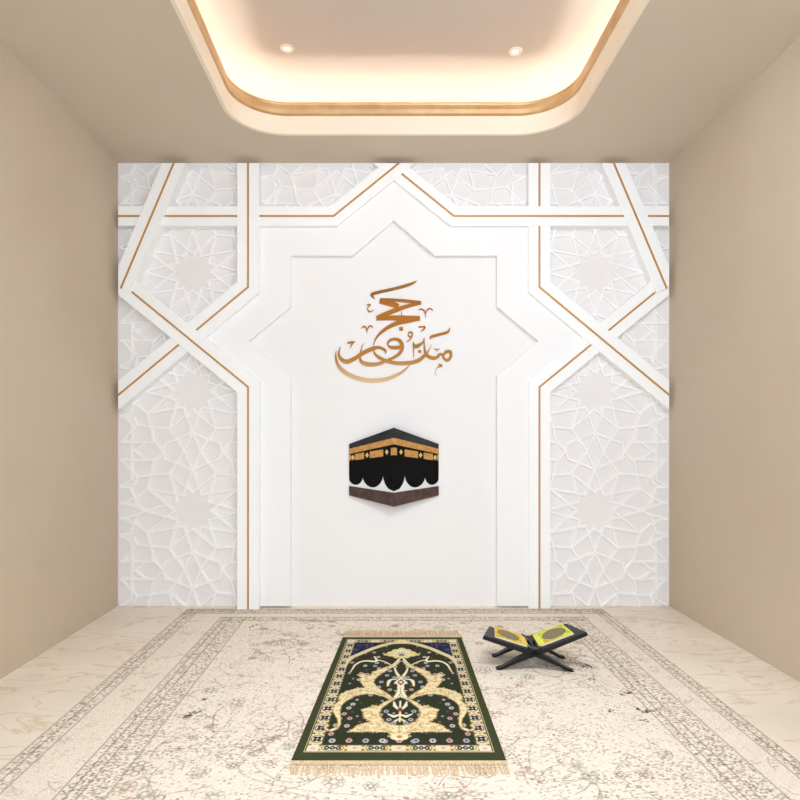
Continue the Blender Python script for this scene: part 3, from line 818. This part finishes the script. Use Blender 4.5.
# ------------------------------------------------------------------ folding book stand and open book
SX, SY, YAW = .660, 2.578, math.radians(-4)
stand = empty('book_stand', (SX,SY,.003), 'black wooden folding X-shaped book stand on the carpet, right of the prayer rug', 'book stand', rz=YAW)
LY = .185
def slab(bm, prof, y0, y1, tp=0.0):       # closed profile in x,z swept along y, narrowing to the rear
    k_ = lambda y: 1-tp*y/LY
    a=[bm.verts.new((x*k_(y0),y0,HZ+(z-HZ)*k_(y0))) for x,z in prof]; b_=[bm.verts.new((x*k_(y1),y1,HZ+(z-HZ)*k_(y1))) for x,z in prof]; n=len(prof)
    bm.faces.new(a); bm.faces.new(b_[::-1])
    for i in range(n): bm.faces.new((a[i],a[(i+1)%n],b_[(i+1)%n],b_[i]))
HZ = .076
tips = {1:(.224,.168), -1:(-.226,.142)}
for s in (1,-1):
    tx,tz = tips[s]
    bm = bmesh.new()
    ix = s*.014; nx = -(tz-HZ); ln = math.hypot(tx,tz-HZ); ux,uz = tx/ln,(tz-HZ)/ln; wx,wz = (-uz,ux) if s>0 else (uz,-ux)
    th = .018
    p0=(ux*.024,HZ+uz*.024); p1=(ux*ln,HZ+uz*ln)
    prof=[(p0[0]+wx*th/2,p0[1]+wz*th/2),(p1[0]+wx*th/2,p1[1]+wz*th/2),(p1[0]-wx*th/2,p1[1]-wz*th/2),(p0[0]-wx*th*.8,p0[1]-wz*th*.8)]
    slab(bm, prof, 0, LY, .20)
    obj('board', bm, M_STAND, stand, bevel=.003)
    # shaped cross rail where the board dips to the legs
    for y0,y1 in ((0,.030),(LY-.030,LY)):  # front and rear leg of this board (cross to the other side)
        bm = bmesh.new(); fx = -s*.168; K=10; up=[]; dn=[]
        for k in range(K+1):
            t=k/K; cx_=s*.03*(1-t)+fx*t; cz_=HZ+.012*(1-t)-(HZ+.012-.004)*t+.006*math.sin(math.pi*t)
            h_=.017*(1-t)+.0035*t
            up.append((cx_,cz_+h_)); dn.append((cx_,max(cz_-h_,.0005)))
        slab(bm, up+dn[::-1], y0, y1); obj('leg', bm, M_STAND, stand, bevel=.002)
# interlocking hinge knuckles and the middle bar
bm = bmesh.new()
for y0,y1 in ((0,.02),(.165,.185)):
    g = bmesh.ops.create_cone(bm, cap_ends=True, segments=20, radius1=.014, radius2=.014, depth=y1-y0)
    bmesh.ops.rotate(bm, verts=g['verts'], cent=(0,0,0), matrix=Matrix.Rotation(math.pi/2,3,'X')); bmesh.ops.translate(bm, verts=g['verts'], vec=(0,(y0+y1)/2,HZ+.006))
for k,(y0,y1) in enumerate(((.02,.075),(.08,.12),(.125,.165))):
    r_ = .0085 if k != 1 else .010
    g = bmesh.ops.create_cone(bm, cap_ends=True, segments=20, radius1=r_, radius2=r_, depth=y1-y0)
    bmesh.ops.rotate(bm, verts=g['verts'], cent=(0,0,0), matrix=Matrix.Rotation(math.pi/2,3,'X')); bmesh.ops.translate(bm, verts=g['verts'], vec=(0,(y0+y1)/2,HZ+.010))
box(bm,-.028,-.006,.11,.165,HZ,HZ+.02); box(bm,.006,.028,.11,.165,HZ,HZ+.02)
obj('hinge', bm, M_STAND, stand, smooth=False, bevel=.001)

book = empty('open_book', (SX,SY,.003), 'open book with yellow-green illuminated pages lying on the black folding stand', 'book', rz=YAW)
for s in (1,-1):
    tx,tz = tips[s]; ln = math.hypot(tx,tz-HZ); ux,uz=tx/ln,(tz-HZ)/ln; wx,wz=(-uz,ux) if s>0 else (uz,-ux)
    off=.0100
    a0,a1 = .030, ln-.050; y0,y1=.022,LY-.010
    bm = bmesh.new()
    q=lambda a,h_: (ux*a+wx*(off+h_), HZ+uz*a+wz*(off+h_))
    slab(bm,[q(a0,0),q(a1,0),q(a1,.007),q(a0,.007)],y0,y1,.11); pb = obj('page_block', bm, M_EDGE, book); pb['label'] = 'lime tinted right half' if s>0 else 'golden left half'
    W_,H_=a1-a0,y1-y0
    base=(226,226,96) if s>0 else (226,196,92)
    pg=Painter(W_,H_,130,130,base)
    cc=((206,214,40),(150,160,30),(236,236,120)) if s>0 else ((224,192,46),(160,120,30),(240,220,120))
    m_=.006
    in0,in1=(.028,W_-m_) 
    pg.poly([(in0,m_),(in1,m_),(in1,H_-m_),(in0,H_-m_)],cc[0])
    for k in range(190):
        x=rs.uniform(in0,in1); y=rs.uniform(m_,H_-m_); a=rs.random()*6.28
        pg.ring(x,y,.004,.002,cc[1+k%2] if k%3 else (110,110,60),.75,a0=a,a1=a+4,n=7)
    if s>0: pg.poly([(in0,m_),(in0+.07,m_),(in0+.05,m_+.022),(in0,m_+.03)],(214,150,40),.7)
    cx_=(in0+in1)/2; cy_=H_/2
    pg.disc(cx_,cy_,(in1-in0)*.44,(96,82,56),1,ry=H_*.37); pg.disc(cx_,cy_,(in1-in0)*.40,(142,128,104),1,ry=H_*.335)
    for k in range(9):                    # rows of script, too small to read
        yy=cy_+(k-4)*H_*.068; hw=(in1-in0)*.36*math.sqrt(max(0,1-((k-4)/5)**2)); x=cx_-hw
        while x < cx_+hw:
            w_=rs.uniform(.003,.008); pg.line([(x,yy+rs.uniform(-.001,.001),.0022),(x+w_,yy+rs.uniform(-.0015,.0015),.0022)],(66,56,46),.85); x+=w_+.002
    def pf(X,Y,ux=ux,uz=uz,wx=wx,wz=wz):
        a=a0+X; k=1-.11*(y0+Y)/LY; return (ux*a+wx*(off+.0076))*k, y0+Y, HZ+(uz*a+wz*(off+.0076))*k
    me=pg.mesh('page', pf); me.materials.append(M_PAGE); p_=obj('page', me, M_PAGE, pb)

# ------------------------------------------------------------------ light
def area(name, loc, rot, sx, sy, power, col):
    L_ = bpy.data.lights.new(name,'AREA'); L_.shape='RECTANGLE'; L_.size=sx; L_.size_y=sy; L_.energy=power; L_.color=lin(col)
    o = bpy.data.objects.new(name, L_); COL.objects.link(o); o.location=loc; o.rotation_euler=rot; return o
area('ceiling_lamp', (.85,1.15,2.58), (math.radians(54),math.radians(14),0), .36,.36, 11.5, (246,249,255))
area('rear_fill_light', (0,-1.0,2.2), (math.radians(62),0,0), 2.6,1.0, 14, (244,248,255))  # added fill light behind the viewer, no visible fixture
fl = area('floor_fill_light', (.1,1.3,2.66), (math.radians(8),0,0), .9,.9, 7.5, (255,250,242)); fl.data.spread = math.radians(95)  # unseen light added overhead to brighten the floor
w = bpy.data.worlds.new('world_fill'); bpy.context.scene.world = w; w.use_nodes = True  # even ambient fill added through the open rear
w.node_tree.nodes['Background'].inputs[0].default_value = lin4((243,248,255)); w.node_tree.nodes['Background'].inputs[1].default_value = 1.5

cam = bpy.data.cameras.new('camera'); co = bpy.data.objects.new('camera', cam); COL.objects.link(co)
co.location=(0,0,H); co.rotation_euler=(math.radians(90),0,0)
cam.sensor_width=36; cam.lens=F/800*36; cam.shift_x=(400-CX)/800; cam.shift_y=(CY-400)/800; cam.clip_start=.02
sc = bpy.context.scene; sc.camera = co
sc.view_settings.view_transform='Standard'; sc.view_settings.look='None'; sc.view_settings.exposure=.60; sc.view_settings.gamma=1
sc.view_settings.use_white_balance=True; sc.view_settings.white_balance_temperature=5680; sc.view_settings.white_balance_tint=4
sc.cycles.use_denoising=True
sc.cycles.max_bounces=10; sc.cycles.diffuse_bounces=6
